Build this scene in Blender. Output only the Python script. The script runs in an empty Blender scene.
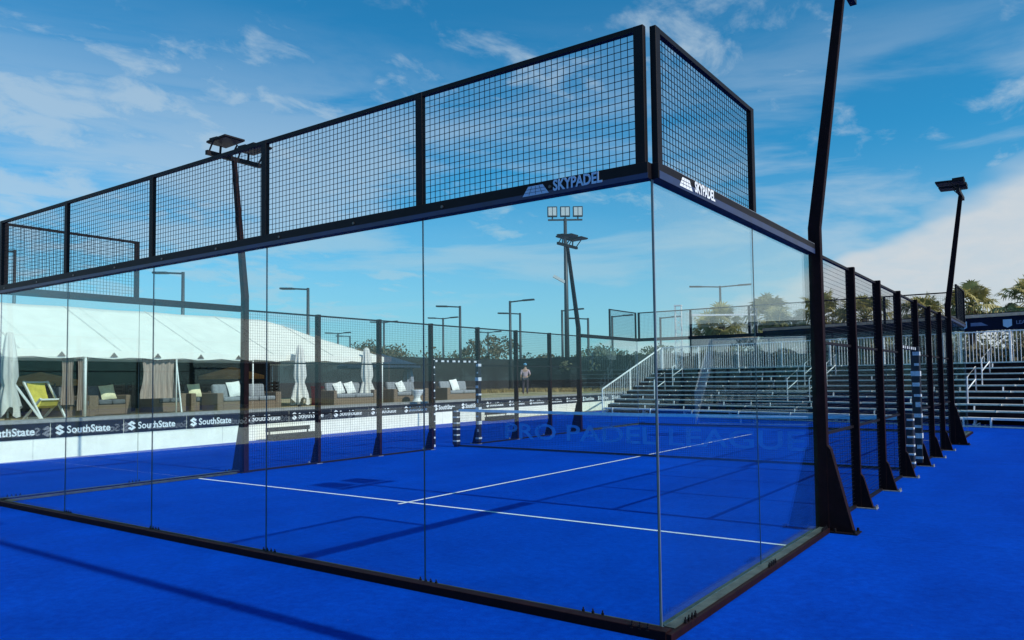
import bpy, bmesh, math, random
from math import sin, cos, pi, radians
from mathutils import Vector, Matrix
random.seed(7)
scene = bpy.context.scene
COL = scene.collection

# ------------------------------------------------------------------ helpers
class MB:
    """collects shapes; build() links them as ONE mesh object"""
    def __init__(s): s.v = []; s.f = []
    def quad(s, a, b, c, d):
        n = len(s.v); s.v += [tuple(a), tuple(b), tuple(c), tuple(d)]; s.f.append((n, n+1, n+2, n+3)); return s
    def tri(s, a, b, c):
        n = len(s.v); s.v += [tuple(a), tuple(b), tuple(c)]; s.f.append((n, n+1, n+2)); return s
    def box(s, x0, x1, y0, y1, z0, z1):
        n = len(s.v)
        s.v += [(x0,y0,z0),(x1,y0,z0),(x1,y1,z0),(x0,y1,z0),(x0,y0,z1),(x1,y0,z1),(x1,y1,z1),(x0,y1,z1)]
        s.f += [tuple(n+i for i in q) for q in ((0,3,2,1),(4,5,6,7),(0,1,5,4),(1,2,6,5),(2,3,7,6),(3,0,4,7))]
        return s
    def prism(s, pts, off):
        """extrude a planar polygon by the vector off"""
        n = len(s.v); k = len(pts); off = Vector(off)
        s.v += [tuple(Vector(p)) for p in pts] + [tuple(Vector(p)+off) for p in pts]
        s.f.append(tuple(range(n+k-1, n-1, -1))); s.f.append(tuple(range(n+k, n+2*k)))
        for i in range(k):
            j = (i+1) % k; s.f.append((n+i, n+j, n+k+j, n+k+i))
        return s
    def bar(s, a, b, w, h=None, up=(0,0,1)):
        a, b = Vector(a), Vector(b); h = h or w
        d = (b-a).normalized(); u = Vector(up)
        if abs(d.dot(u)) > .98: u = Vector((0,1,0))
        r = d.cross(u).normalized(); u = r.cross(d).normalized()
        n = len(s.v)
        for p in (a, b):
            for i, j in ((-1,-1),(1,-1),(1,1),(-1,1)): s.v.append(tuple(p + r*(i*w/2) + u*(j*h/2)))
        s.f += [tuple(n+i for i in q) for q in ((3,2,1,0),(4,5,6,7),(0,1,5,4),(1,2,6,5),(2,3,7,6),(3,0,4,7))]
        return s
    def tube(s, pts, rad, k=8, cap=True):
        pts = [Vector(p) for p in pts]
        if not hasattr(rad, '__len__'): rad = [rad]*len(pts)
        n = len(s.v); ref = Vector((0.13, 0.97, 0.2)).normalized()
        for i, p in enumerate(pts):
            d = (pts[min(i+1, len(pts)-1)] - pts[max(i-1, 0)]).normalized()
            r0 = ref if abs(d.dot(ref)) < .95 else Vector((1,0,0))
            a = d.cross(r0).normalized(); b = d.cross(a)
            for j in range(k):
                t = 2*pi*j/k; s.v.append(tuple(p + (a*cos(t)+b*sin(t))*rad[i]))
        for i in range(len(pts)-1):
            for j in range(k):
                q = n+i*k; s.f.append((q+j, q+(j+1)%k, q+k+(j+1)%k, q+k+j))
        if cap:
            s.f.append(tuple(n+j for j in range(k))[::-1]); e = n+(len(pts)-1)*k; s.f.append(tuple(e+j for j in range(k)))
        return s
    def lathe(s, prof, c=(0,0,0), k=16):
        n = len(s.v)
        for r, z in prof:
            for j in range(k):
                t = 2*pi*j/k; s.v.append((c[0]+r*cos(t), c[1]+r*sin(t), c[2]+z))
        for i in range(len(prof)-1):
            for j in range(k):
                q = n+i*k; s.f.append((q+j, q+(j+1)%k, q+k+(j+1)%k, q+k+j))
        return s
    def move(s, dx, dy, dz=0, rz=0, start=0):
        c, q = cos(rz), sin(rz)
        s.v[start:] = [(x*c-y*q+dx, x*q+y*c+dy, z+dz) for x, y, z in s.v[start:]]; return s
    def build(s, name, mat, parent=None, bevel=0, smooth=False, seg=2):
        me = bpy.data.meshes.new(name); me.from_pydata(s.v, [], s.f); me.update()
        for m in (mat if isinstance(mat, (list, tuple)) else [mat]): me.materials.append(m)
        o = bpy.data.objects.new(name, me); COL.objects.link(o)
        if parent: o.parent = parent
        if smooth:
            for p in me.polygons: p.use_smooth = True
        if bevel:
            b = o.modifiers.new('bevel', 'BEVEL'); b.width = bevel; b.segments = seg; b.limit_method = 'ANGLE'
        return o

def tag(o, label=None, cat=None, group=None, kind=None):
    if label: o['label'] = label
    if cat: o['category'] = cat
    if group: o['group'] = group
    if kind: o['kind'] = kind
    return o
def empty(name, loc, label=None, cat=None, group=None, rz=0):
    o = bpy.data.objects.new(name, None); COL.objects.link(o)
    o.location = loc; o.rotation_euler = (0, 0, rz); o.empty_display_size = .2
    return tag(o, label, cat, group)
def kids(o): return [c for c in bpy.data.objects if c.parent == o]
def copy_tree(o, parent=None):
    c = o.copy(); COL.objects.link(c); c.parent = parent
    for ch in kids(o): copy_tree(ch, c)
    return c
def ground_mesh(mb, name, mat, loc, **k):
    """one-mesh thing whose verts are local to loc"""
    o = mb.build(name, mat, **k); o.location = loc; return o
def text_mesh(name, body, size, mat, origin, right, up, parent=None, depth=.002, bold=0.0, squeeze=1.0):
    cu = bpy.data.curves.new('lettering', 'FONT'); cu.body = body; cu.size = size; cu.extrude = depth
    cu.offset = bold; cu.resolution_u = 3
    t = bpy.data.objects.new('lettering', cu); COL.objects.link(t)
    dg = bpy.context.evaluated_depsgraph_get()
    me = bpy.data.meshes.new_from_object(t.evaluated_get(dg))
    bpy.data.objects.remove(t)
    r = Vector(right).normalized(); u = Vector(up).normalized(); n = r.cross(u)
    M = Matrix((r*squeeze, u, n)).transposed().to_4x4(); M.translation = Vector(origin)
    me.transform(M); me.materials.clear(); me.materials.append(mat)
    o = bpy.data.objects.new(name, me); COL.objects.link(o); o.parent = parent
    return o

# ------------------------------------------------------------------ materials
def newmat(name):
    m = bpy.data.materials.new(name); m.use_nodes = True; nt = m.node_tree; nt.nodes.clear()
    out = nt.nodes.new('ShaderNodeOutputMaterial'); return m, nt, out
def N(nt, t, **kw):
    n = nt.nodes.new(t)
    for k, v in kw.items():
        if k in n.inputs.keys(): n.inputs[k].default_value = v
        else: setattr(n, k, v)
    return n
def pm(name, col, rough=.6, metal=0, var=.12, scale=6, bump=0, bscale=60, col2=None, spec=.5, stretch=None, coat=0, trans=0):
    """principled with mottled noise colour and optional bump"""
    m, nt, out = newmat(name); L = nt.links.new
    b = N(nt, 'ShaderNodeBsdfPrincipled', Roughness=rough, Metallic=metal)
    b.inputs['Specular IOR Level'].default_value = spec
    tc = N(nt, 'ShaderNodeTexCoord'); mp = N(nt, 'ShaderNodeMapping'); L(tc.outputs['Object'], mp.inputs[0])
    if stretch: mp.inputs['Scale'].default_value = stretch
    no = N(nt, 'ShaderNodeTexNoise', Scale=scale, Detail=5.0, Roughness=.6); L(mp.outputs[0], no.inputs['Vector'])
    mx = N(nt, 'ShaderNodeMixRGB')
    c2 = col2 or tuple(c*(1-2*var) for c in col); c1 = col if col2 else tuple(min(1, c*(1+var)) for c in col)
    mx.inputs[1].default_value = (*c2, 1); mx.inputs[2].default_value = (*c1, 1)
    rp = N(nt, 'ShaderNodeMapRange'); rp.inputs[1].default_value = .3; rp.inputs[2].default_value = .7
    L(no.outputs['Fac'], rp.inputs[0]); L(rp.outputs[0], mx.inputs[0]); L(mx.outputs[0], b.inputs['Base Color'])
    if bump:
        n2 = N(nt, 'ShaderNodeTexNoise', Scale=bscale, Detail=3.0); L(mp.outputs[0], n2.inputs['Vector'])
        bp = N(nt, 'ShaderNodeBump', Strength=bump, Distance=.02); L(n2.outputs['Fac'], bp.inputs['Height']); L(bp.outputs[0], b.inputs['Normal'])
    if trans:
        tr = N(nt, 'ShaderNodeBsdfTranslucent'); L(mx.outputs[0], tr.inputs[0])
        ms = N(nt, 'ShaderNodeMixShader', Fac=trans); L(b.outputs[0], ms.inputs[1]); L(tr.outputs[0], ms.inputs[2]); L(ms.outputs[0], out.inputs[0])
    else: L(b.outputs[0], out.inputs[0])
    return m

STEEL = pm('black_powder_coated_steel', (.007,.004,.006), .55, .0, .25, 9, .05, 300, spec=.22)
STEEL_POST = pm('dark_maroon_black_steel', (.0125,.003,.0045), .65, .0, .25, 9, .05, 300, spec=.12)
WIRE = pm('black_wire', (.006,.007,.012), .5, .0, spec=.25)
TURF_REFL = pm('navy_turf_reflection', (.006,.022,.085), .4, 0, .2, 6)  # blue turf reflection on the lower beam, painted as a navy colour
BOLT = pm('zinc_bolts', (.12,.12,.12), .4, .8)
DUSTY = pm('dusty_steel_channel', (.045,.062,.055), .6, .1, .35, 8, .1, 80)
JOINT = pm('dark_glass_joint', (.025,.06,.08), .3)
CORNER = pm('brushed_corner_strip', (.22,.27,.33), .35, .5)
WHITE = pm('white_line_paint', (.78,.80,.82), .8, 0, .05, 60)
LOGO = pm('pale_blue_print', (.50,.62,.74), .6, 0, .03)
PRINT = pm('muted_blue_white_print', (.70,.70,.70), .7, 0, .3, 30, col2=(.30,.36,.42))
LOGO_W = pm('white_print', (.82,.82,.82), .6, 0, .03)
ALU = pm('weathered_aluminium', (.88,.84,.83), .6, .0, .10, 14)
GAP_SHADE = pm('dark_gap_shade', (.007,.006,.010), .9, 0, .4, 2, spec=.05)  # near-black colour standing in for the shaded void between bleacher rows
ALU_D = pm('dull_galvanised_steel', (.30,.31,.33), .55, .4, .2, 14)
TENT = pm('white_tent_vinyl', (.90,.87,.78), .55, 0, .04, 2.0, .15, 3, trans=.12)
SEAM = pm('tent_seam_tape', (.62,.61,.56), .6)
WALLW = pm('white_painted_barrier', (.90,.85,.74), .6, 0, .05, 3, .05, 30)
BANNER = pm('black_banner_vinyl', (.012,.013,.020), .5, 0, .2, 3)
RIBBON = pm('dull_blue_print', (.16,.19,.32), .7)
NAVY = pm('navy_vinyl', (.004,.007,.026), .7, 0, .2, 3, spec=.15)
COPING = pm('grey_coping', (.30,.29,.27), .85, 0, .15, 10, .2, 60)
DWOOD = pm('dark_stained_wood', (.055,.032,.022), .6, 0, .3, 8)
BACKW = pm('tent_interior_shade', (.022,.016,.014), .9, 0, .5, .6)  # near-black colour standing in for the shade under the tent
WICKER = pm('brown_wicker', (.24,.17,.12), .7, 0, .35, 40, .6, 90, stretch=(1,1,4))
CUSH = pm('grey_cushion', (.105,.115,.135), .9, 0, .15, 12, .15, 200)
CUSH_L = pm('light_grey_cushion', (.24,.25,.27), .9, 0, .12, 12, .15, 200)
PIL_W = pm('white_pillow', (.78,.77,.73), .9, 0, .05, 12, .1, 100)
PIL_C = pm('cream_pillow', (.80,.74,.50), .9, 0, .06, 12, .1, 100)
PIL_K = pm('black_pillow_stripe', (.03,.03,.035), .9)
CANVAS = pm('off_white_canvas', (.72,.69,.64), .85, 0, .12, 5, .3, 14, stretch=(2,2,.4), trans=.08)
CANVAS_B = pm('grey_blue_canvas', (.30,.33,.42), .85, 0, .15, 5)
CANVAS_O = pm('orange_canvas', (.60,.33,.12), .85, 0, .12, 5, trans=.3)
CANVAS_N = pm('navy_canvas', (.018,.035,.07), .8, 0, .2, 5)
CURTAIN = pm('tan_drape', (.44,.33,.28), .9, 0, .2, 5, .5, 8, stretch=(4,4,.3), trans=.1)
YELLOW = pm('yellow_deck_canvas', (.62,.52,.08), .8, 0, .12, 8)
WHITE_M = pm('white_metal', (.76,.76,.74), .5, 0, .05)
RED = pm('red_plastic', (.45,.03,.06), .5, 0, .1)
BARK = pm('grey_brown_bark', (.12,.09,.065), .9, 0, .35, 9, .8, 25, stretch=(1,1,.3))
LEAF = pm('olive_foliage', (.13,.13,.065), .7, 0, .1, .9, col2=(.05,.06,.03), trans=.2)
LEAF2 = pm('brown_green_foliage', (.20,.165,.09), .7, 0, .1, .9, col2=(.075,.066,.036), trans=.2)
PALM = pm('palm_fan_green', (.60,.50,.19), .6, 0, .1, 1.3, col2=(.12,.125,.035), trans=.35)
PALM_D = pm('dry_palm_skirt', (.22,.15,.07), .85, 0, .3, 3)
LAMPM = pm('grey_lamp_post', (.035,.042,.05), .5, .2)
DLENS = pm('dark_led_lens', (.02,.022,.026), .5, 0, .1, 30, spec=.2)
LENS = pm('lamp_lens', (.55,.58,.60), .2, 0, .1, 30)
BROWN = pm('brown_roof_edge', (.85,.50,.32), .7, 0, .15, 4)
DRY = pm('dry_ornamental_grass', (.42,.31,.13), .9, 0, .25, 3)
SKIN = pm('skin', (.45,.27,.20), .6)
SHIRT = pm('pink_shirt', (.50,.36,.42), .85)
TROUS = pm('dark_trousers', (.05,.04,.06), .85)
CAPM = pm('blue_cap', (.10,.30,.50), .7)
CONC = pm('grey_concrete', (.28,.27,.25), .9, 0, .12, 2, .1, 30)
BLADE_TXT = pm('net_print_blue', (.06,.22,.62), .8, 0, .05)

def turf_mat():
    m, nt, out = newmat('blue_artificial_turf'); L = nt.links.new
    b = N(nt, 'ShaderNodeBsdfPrincipled', Roughness=.9); b.inputs['Specular IOR Level'].default_value = .03
    tc = N(nt, 'ShaderNodeTexCoord')
    big = N(nt, 'ShaderNodeTexNoise', Scale=.55, Detail=4.0, Roughness=.6)
    mp = N(nt, 'ShaderNodeMapping'); mp.inputs['Scale'].default_value = (1, .35, 1); L(tc.outputs['Object'], mp.inputs[0]); L(mp.outputs[0], big.inputs['Vector'])
    fine = N(nt, 'ShaderNodeTexNoise', Scale=75, Detail=6.0, Roughness=.85); L(tc.outputs['Object'], fine.inputs['Vector'])
    mid = N(nt, 'ShaderNodeTexNoise', Scale=14, Detail=5.0, Roughness=.7); L(tc.outputs['Object'], mid.inputs['Vector'])
    a = N(nt, 'ShaderNodeMath', operation='MULTIPLY_ADD'); L(big.outputs['Fac'], a.inputs[0]); a.inputs[1].default_value = .8
    L(mid.outputs['Fac'], a.inputs[2])
    a2 = N(nt, 'ShaderNodeMath', operation='MULTIPLY_ADD'); L(fine.outputs['Fac'], a2.inputs[0]); a2.inputs[1].default_value = 1.1; L(a.outputs[0], a2.inputs[2])
    r = N(nt, 'ShaderNodeMapRange'); r.inputs[1].default_value = 1.08; r.inputs[2].default_value = 1.82; L(a2.outputs[0], r.inputs[0])
    mx = N(nt, 'ShaderNodeMixRGB'); mx.inputs[1].default_value = (.0,.026,.27,1); mx.inputs[2].default_value = (.0,.066,.50,1); L(r.outputs[0], mx.inputs[0])
    # a few pale grains of infill sand
    vo = N(nt, 'ShaderNodeTexVoronoi', Scale=22); L(tc.outputs['Object'], vo.inputs['Vector'])
    lt = N(nt, 'ShaderNodeMath', operation='LESS_THAN'); lt.inputs[1].default_value = .07; L(vo.outputs['Distance'], lt.inputs[0])
    sel = N(nt, 'ShaderNodeSeparateXYZ'); L(vo.outputs['Color'], sel.inputs[0])
    gt = N(nt, 'ShaderNodeMath', operation='GREATER_THAN'); gt.inputs[1].default_value = .975; L(sel.outputs[0], gt.inputs[0])
    mu = N(nt, 'ShaderNodeMath', operation='MULTIPLY'); L(lt.outputs[0], mu.inputs[0]); L(gt.outputs[0], mu.inputs[1])
    mu2 = N(nt, 'ShaderNodeMath', operation='MULTIPLY'); L(mu.outputs[0], mu2.inputs[0]); mu2.inputs[1].default_value = .35
    m2 = N(nt, 'ShaderNodeMixRGB'); L(mu2.outputs[0], m2.inputs[0]); L(mx.outputs[0], m2.inputs[1]); m2.inputs[2].default_value = (.35,.42,.55,1)
    # 4 m roll seams, faint, and scuffed paler patches
    sx = N(nt, 'ShaderNodeSeparateXYZ'); L(tc.outputs['Object'], sx.inputs[0])
    pp = N(nt, 'ShaderNodeMath', operation='PINGPONG'); pp.inputs[1].default_value = 2.0; L(sx.outputs[1], pp.inputs[0])
    sm = N(nt, 'ShaderNodeMapRange'); L(pp.outputs[0], sm.inputs[0]); sm.inputs[1].default_value = .008; sm.inputs[2].default_value = .03; sm.inputs[3].default_value = .86; sm.inputs[4].default_value = 1.0
    pt = N(nt, 'ShaderNodeTexNoise', Scale=1.7, Detail=8.0, Roughness=.7); L(tc.outputs['Object'], pt.inputs['Vector'])
    pr = N(nt, 'ShaderNodeMapRange'); L(pt.outputs['Fac'], pr.inputs[0]); pr.inputs[1].default_value = .35; pr.inputs[2].default_value = .7; pr.inputs[3].default_value = .90; pr.inputs[4].default_value = 1.12
    mm = N(nt, 'ShaderNodeMath', operation='MULTIPLY'); L(sm.outputs[0], mm.inputs[0]); L(pr.outputs[0], mm.inputs[1])
    m3 = N(nt, 'ShaderNodeMixRGB', blend_type='MULTIPLY', Fac=1.0); L(m2.outputs[0], m3.inputs[1]); L(mm.outputs[0], m3.inputs[2])
    L(m3.outputs[0], b.inputs['Base Color'])
    bp = N(nt, 'ShaderNodeBump', Strength=.5, Distance=.012); L(fine.outputs['Fac'], bp.inputs['Height']); L(bp.outputs[0], b.inputs['Normal'])
    L(b.outputs[0], out.inputs[0]); return m
TURF = turf_mat()

def glass_mat():
    m, nt, out = newmat('tempered_glass'); L = nt.links.new
    geo = N(nt, 'ShaderNodeNewGeometry')
    ior = N(nt, 'ShaderNodeMapRange'); ior.inputs[3].default_value = 1.42; ior.inputs[4].default_value = 1/1.42; L(geo.outputs['Backfacing'], ior.inputs[0])
    fr = N(nt, 'ShaderNodeFresnel'); L(ior.outputs[0], fr.inputs['IOR'])
    tr = N(nt, 'ShaderNodeBsdfTransparent'); tr.inputs[0].default_value = (.93,.99,.985,1)
    gl = N(nt, 'ShaderNodeBsdfGlossy', Roughness=.0); gl.inputs[0].default_value = (.92,1,1,1)
    mx = N(nt, 'ShaderNodeMixShader'); L(fr.outputs[0], mx.inputs[0]); L(tr.outputs[0], mx.inputs[1]); L(gl.outputs[0], mx.inputs[2])
    tc = N(nt, 'ShaderNodeTexCoord'); mp = N(nt, 'ShaderNodeMapping'); mp.inputs['Scale'].default_value = (1,1,.45); L(tc.outputs['Object'], mp.inputs[0])
    n1 = N(nt, 'ShaderNodeTexNoise', Scale=2.2, Detail=8.0, Roughness=.68, Distortion=.8); L(mp.outputs[0], n1.inputs['Vector'])
    mr = N(nt, 'ShaderNodeMapRange'); L(n1.outputs['Fac'], mr.inputs[0]); mr.inputs[1].default_value = .38; mr.inputs[2].default_value = .75; mr.inputs[3].default_value = .0005; mr.inputs[4].default_value = .006
    df = N(nt, 'ShaderNodeBsdfDiffuse'); df.inputs[0].default_value = (.22,.62,.60,1)
    m2 = N(nt, 'ShaderNodeMixShader'); L(mr.outputs[0], m2.inputs[0]); L(mx.outputs[0], m2.inputs[1]); L(df.outputs[0], m2.inputs[2])
    L(m2.outputs[0], out.inputs[0]); return m
GLASS = glass_mat()
GEDGE = pm('green_glass_edge', (.02,.07,.08), .25)

def seethrough(name, col, alpha, rough=.9):
    m, nt, out = newmat(name); L = nt.links.new
    b = N(nt, 'ShaderNodeBsdfPrincipled', Roughness=rough); b.inputs['Base Color'].default_value = (*col, 1)
    tc = N(nt, 'ShaderNodeTexCoord'); no = N(nt, 'ShaderNodeTexNoise', Scale=1.3, Detail=3.0); L(tc.outputs['Object'], no.inputs['Vector'])
    mx2 = N(nt, 'ShaderNodeMixRGB'); L(no.outputs['Fac'], mx2.inputs[0]); mx2.inputs[1].default_value = (*[c*.5 for c in col],1); mx2.inputs[2].default_value = (*[c*1.4 for c in col],1)
    L(mx2.outputs[0], b.inputs['Base Color'])
    tr = N(nt, 'ShaderNodeBsdfTransparent'); mx = N(nt, 'ShaderNodeMixShader', Fac=alpha)
    L(tr.outputs[0], mx.inputs[1]); L(b.outputs[0], mx.inputs[2]); L(mx.outputs[0], out.inputs[0]); return m
SCREEN = seethrough('black_windscreen_mesh', (.010,.009,.010), .95)
NETTXT = seethrough('printed_net_letters', (.10,.45,.95), .42)

def terrace_mat():
    m, nt, out = newmat('sandy_dry_lawn'); L = nt.links.new
    b = N(nt, 'ShaderNodeBsdfPrincipled', Roughness=.95)
    tc = N(nt, 'ShaderNodeTexCoord')
    n1 = N(nt, 'ShaderNodeTexNoise', Scale=.8, Detail=6.0); n2 = N(nt, 'ShaderNodeTexNoise', Scale=30, Detail=4.0)
    for n in (n1, n2): L(tc.outputs['Object'], n.inputs['Vector'])
    cr = N(nt, 'ShaderNodeValToRGB'); L(n1.outputs['Fac'], cr.inputs[0])
    cr.color_ramp.elements[0].position = .35; cr.color_ramp.elements[0].color = (.22,.20,.07,1)
    cr.color_ramp.elements[1].position = .62; cr.color_ramp.elements[1].color = (.42,.33,.20,1)
    mx = N(nt, 'ShaderNodeMixRGB', blend_type='MULTIPLY', Fac=.6); L(cr.outputs[0], mx.inputs[1]); L(n2.outputs['Fac'], mx.inputs[2])
    sc = N(nt, 'ShaderNodeMixRGB', blend_type='MULTIPLY', Fac=1.0); sc.inputs[2].default_value = (1.5,1.5,1.5,1); L(mx.outputs[0], sc.inputs[1])
    L(sc.outputs[0], b.inputs['Base Color']); L(b.outputs[0], out.inputs[0]); return m
TERR = terrace_mat()

# ------------------------------------------------------------------ camera (fitted to the court's known dimensions)
cx, cy, cz, yaw, pit, rol, fpx, sy = 2.1192, -4.5469, 1.6318, -.621, .0471, -.0119, 764.4315, 23.6134
d = Vector((cos(pit)*sin(yaw), cos(pit)*cos(yaw), sin(pit))); r = Vector((cos(yaw), -sin(yaw), 0)); u = r.cross(d)
r2 = r*cos(rol)+u*sin(rol); u2 = u*cos(rol)-r*sin(rol)
cam = bpy.data.cameras.new('camera'); co = bpy.data.objects.new('camera', cam); COL.objects.link(co)
M = Matrix((r2, u2, -d)).transposed().to_4x4(); M.translation = (cx, cy, cz); co.matrix_world = M
cam.sensor_width = 36; cam.sensor_fit = 'HORIZONTAL'; cam.lens = fpx/1024*36; cam.shift_y = sy/1024; cam.clip_end = 3000; cam.clip_start = .05
scene.camera = co

# ------------------------------------------------------------------ light
EL = math.atan(1/1.235)
sun = bpy.data.lights.new('sun', 'SUN'); so = bpy.data.objects.new('sun', sun); COL.objects.link(so)
sun.energy = 4.3; sun.angle = radians(.5); sun.color = (1, .93, .82)
so.rotation_euler = Vector((-cos(EL), 0, -sin(EL))).to_track_quat('-Z', 'Y').to_euler(); so.location = (30, 0, 30)

w = bpy.data.worlds.new('World'); scene.world = w; w.use_nodes = True; nt = w.node_tree; nt.nodes.clear(); L = nt.links.new
out = nt.nodes.new('ShaderNodeOutputWorld'); bg = nt.nodes.new('ShaderNodeBackground'); L(bg.outputs[0], out.inputs[0])
sky = nt.nodes.new('ShaderNodeTexSky'); sky.sky_type = 'NISHITA'; sky.sun_disc = False; sky.sun_elevation = EL; sky.sun_rotation = radians(90)
sky.air_density = 1.0; sky.dust_density = .6; sky.ozone_density = 2.5
SKYS = .10
tint = N(nt, 'ShaderNodeMixRGB', blend_type='MULTIPLY', Fac=1.0); L(sky.outputs[0], tint.inputs[1]); tint.inputs[2].default_value = (.19,1.08,1.38,1)
tc = N(nt, 'ShaderNodeTexCoord'); sep = N(nt, 'ShaderNodeSeparateXYZ'); L(tc.outputs['Generated'], sep.inputs[0])
def m_(op, a, b=None, c=None, clamp=False):
    n = N(nt, 'ShaderNodeMath', operation=op); n.use_clamp = clamp
    for i, v in enumerate((a, b, c)):
        if v is None: continue
        if isinstance(v, (int, float)): n.inputs[i].default_value = v
        else: L(v, n.inputs[i])
    return n.outputs[0]
def ss(v, a, b):
    n = N(nt, 'ShaderNodeMapRange', interpolation_type='SMOOTHSTEP'); L(v, n.inputs[0]); n.inputs[1].default_value = a; n.inputs[2].default_value = b; return n.outputs[0]
X_, Y_, Z_ = sep.outputs
zz = m_('ADD', m_('MAXIMUM', Z_, 0.0), .16)
comb = N(nt, 'ShaderNodeCombineXYZ'); L(m_('DIVIDE', X_, zz), comb.inputs[0]); L(m_('DIVIDE', Y_, zz), comb.inputs[1])
def cloud_noise(rot, scl, scale, detail, rough, dist=0.0):
    mp = N(nt, 'ShaderNodeMapping'); mp.inputs['Rotation'].default_value = (0,0,rot); mp.inputs['Scale'].default_value = scl; L(comb.outputs[0], mp.inputs[0])
    no = N(nt, 'ShaderNodeTexNoise', Scale=scale, Detail=detail, Roughness=rough, Distortion=dist); L(mp.outputs[0], no.inputs['Vector']); return no.outputs['Fac']
big = cloud_noise(.5, (1,.8,1), 2.3, 3.0, .5)
wis = cloud_noise(.2, (1,.75,1), 7.5, 10.0, .62, .35)
left = m_('MULTIPLY', ss(X_, -.60, -.84), ss(Z_, .44, .30))                      # more cloud to the left
lowish = ss(Z_, .62, .22)
cov = m_('ADD', m_('MULTIPLY', left, .20), m_('MULTIPLY', lowish, .04))
val = m_('ADD', m_('MULTIPLY_ADD', big, .85, m_('MULTIPLY', wis, .85)), cov)
wisp = m_('MULTIPLY', ss(val, .89, 1.20), .66)
# the low bank of cloud towards +Y
edge = m_('ADD', m_('MULTIPLY', m_('ADD', m_('MINIMUM', X_, .15), .03), .42), .232)
edge = m_('ADD', edge, m_('MULTIPLY', m_('SUBTRACT', big, .5), .10))
bank = m_('MULTIPLY', ss(m_('SUBTRACT', edge, Z_), -.012, .035), ss(Y_, .25, .6))
bank = m_('MULTIPLY', bank, m_('MULTIPLY_ADD', wis, .30, .78), clamp=True)
mpb = N(nt, 'ShaderNodeMapping'); mpb.inputs['Scale'].default_value = (1.6,1.6,9.0); L(tc.outputs['Generated'], mpb.inputs[0])
nb = N(nt, 'ShaderNodeTexNoise', Scale=1.7, Detail=7.0, Roughness=.58, Distortion=.4); L(mpb.outputs[0], nb.inputs['Vector'])
band = m_('MULTIPLY', m_('MULTIPLY', ss(nb.outputs['Fac'], .36, .62), ss(Z_, .46, .22)), .62)
haze = m_('MAXIMUM', m_('MULTIPLY', ss(Z_, .30, -.02), .62), band)
fac = m_('MAXIMUM', m_('MAXIMUM', wisp, haze), bank, clamp=True)
ccol = N(nt, 'ShaderNodeMixRGB'); L(bank, ccol.inputs[0]); ccol.inputs[1].default_value = (5.0,6.3,7.3,1); ccol.inputs[2].default_value = (6.2,6.7,7.1,1)
mixc = N(nt, 'ShaderNodeMixRGB'); L(fac, mixc.inputs[0]); L(tint.outputs[0], mixc.inputs[1]); L(ccol.outputs[0], mixc.inputs[2])
L(mixc.outputs[0], bg.inputs[0]); bg.inputs[1].default_value = SKYS
scene.view_settings.view_transform = 'Standard'; scene.view_settings.look = 'None'; scene.view_settings.exposure = 0

# ------------------------------------------------------------------ setting
def slab(name, mat, x0, x1, y0, y1, z, n=1):
    mb = MB(); mb.quad((x0,y0,z),(x1,y0,z),(x1,y1,z),(x0,y1,z)); return tag(mb.build(name, mat), kind='structure')
slab('ground', CONC, -1500, 1500, -1500, 1500, -.02)
slab('turf', TURF, -16.9, 30, -25, 45, 0)
# raised terrace behind the white barrier (runs very slightly off parallel to the court)
def wx(y): return -16.05 - .045*y
mb = MB(); Y0, Y1 = -22, 36
mb.prism([(wx(Y0)-.30,Y0,-.1),(wx(Y1)-.30,Y1,-.1),(-70,70,-.1),(-120,70,-.1),(-120,Y0,-.1)], (0,0,.88))
tag(mb.build('terrace_ground', TERR), kind='structure')

# court lines: sheets 4 mm above the turf
mb = MB()
for y in (3.05, 16.95): mb.quad((-9.95,y-.025,.004),(-.06,y-.025,.004),(-.06,y+.025,.004),(-9.95,y+.025,.004))
tag(mb.build('service_line_marking', WHITE), kind='structure')
mb = MB(); mb.quad((-5.08,2.86,.008),(-5.03,2.86,.008),(-5.03,17.1,.008),(-5.08,17.1,.008))
tag(mb.build('centre_line_marking', WHITE), kind='structure')

# ------------------------------------------------------------------ the court enclosure
ZG, ZB, ZB2, ZT, ZS = .045, 2.925, 3.035, 3.945, 2.975
def mesh_wires(axis, c, a0, a1, z0, z1, off=0, pitch=.05, t=.0038):
    """welded wire between a0..a1 along axis at plane c"""
    mb = MB(); n = round((a1-a0)/pitch); k = round((z1-z0)/pitch)
    def B(p0, p1, q0, q1, s):
        if axis == 'x': mb.box(p0, p1, c+s-t/2, c+s+t/2, q0, q1)
        else: mb.box(c+s-t/2, c+s+t/2, p0, p1, q0, q1)
    for i in range(1, n):
        a = a0+(a1-a0)*i/n; B(a-t/2, a+t/2, z0, z1, off)
    for j in range(1, k):
        z = z0+(z1-z0)*j/k; B(a0, a1, z-t/2, z+t/2, off+t)
    return mb
def bolts(mb, axis, c, a, z=.055, n=4, s=-1, pitch=.055):
    for i in range(n):
        p = a+(i-(n-1)/2)*pitch
        x, y = (p, c) if axis == 'x' else (c, p)
        mb.lathe([(.0,.022),(.011,.022),(.011,0),(.016,0),(.016,-.006)], (x, y, z), 6)
        mb.lathe([(.0,.038),(.005,.038),(.005,.02)], (x, y, z), 5)

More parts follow.
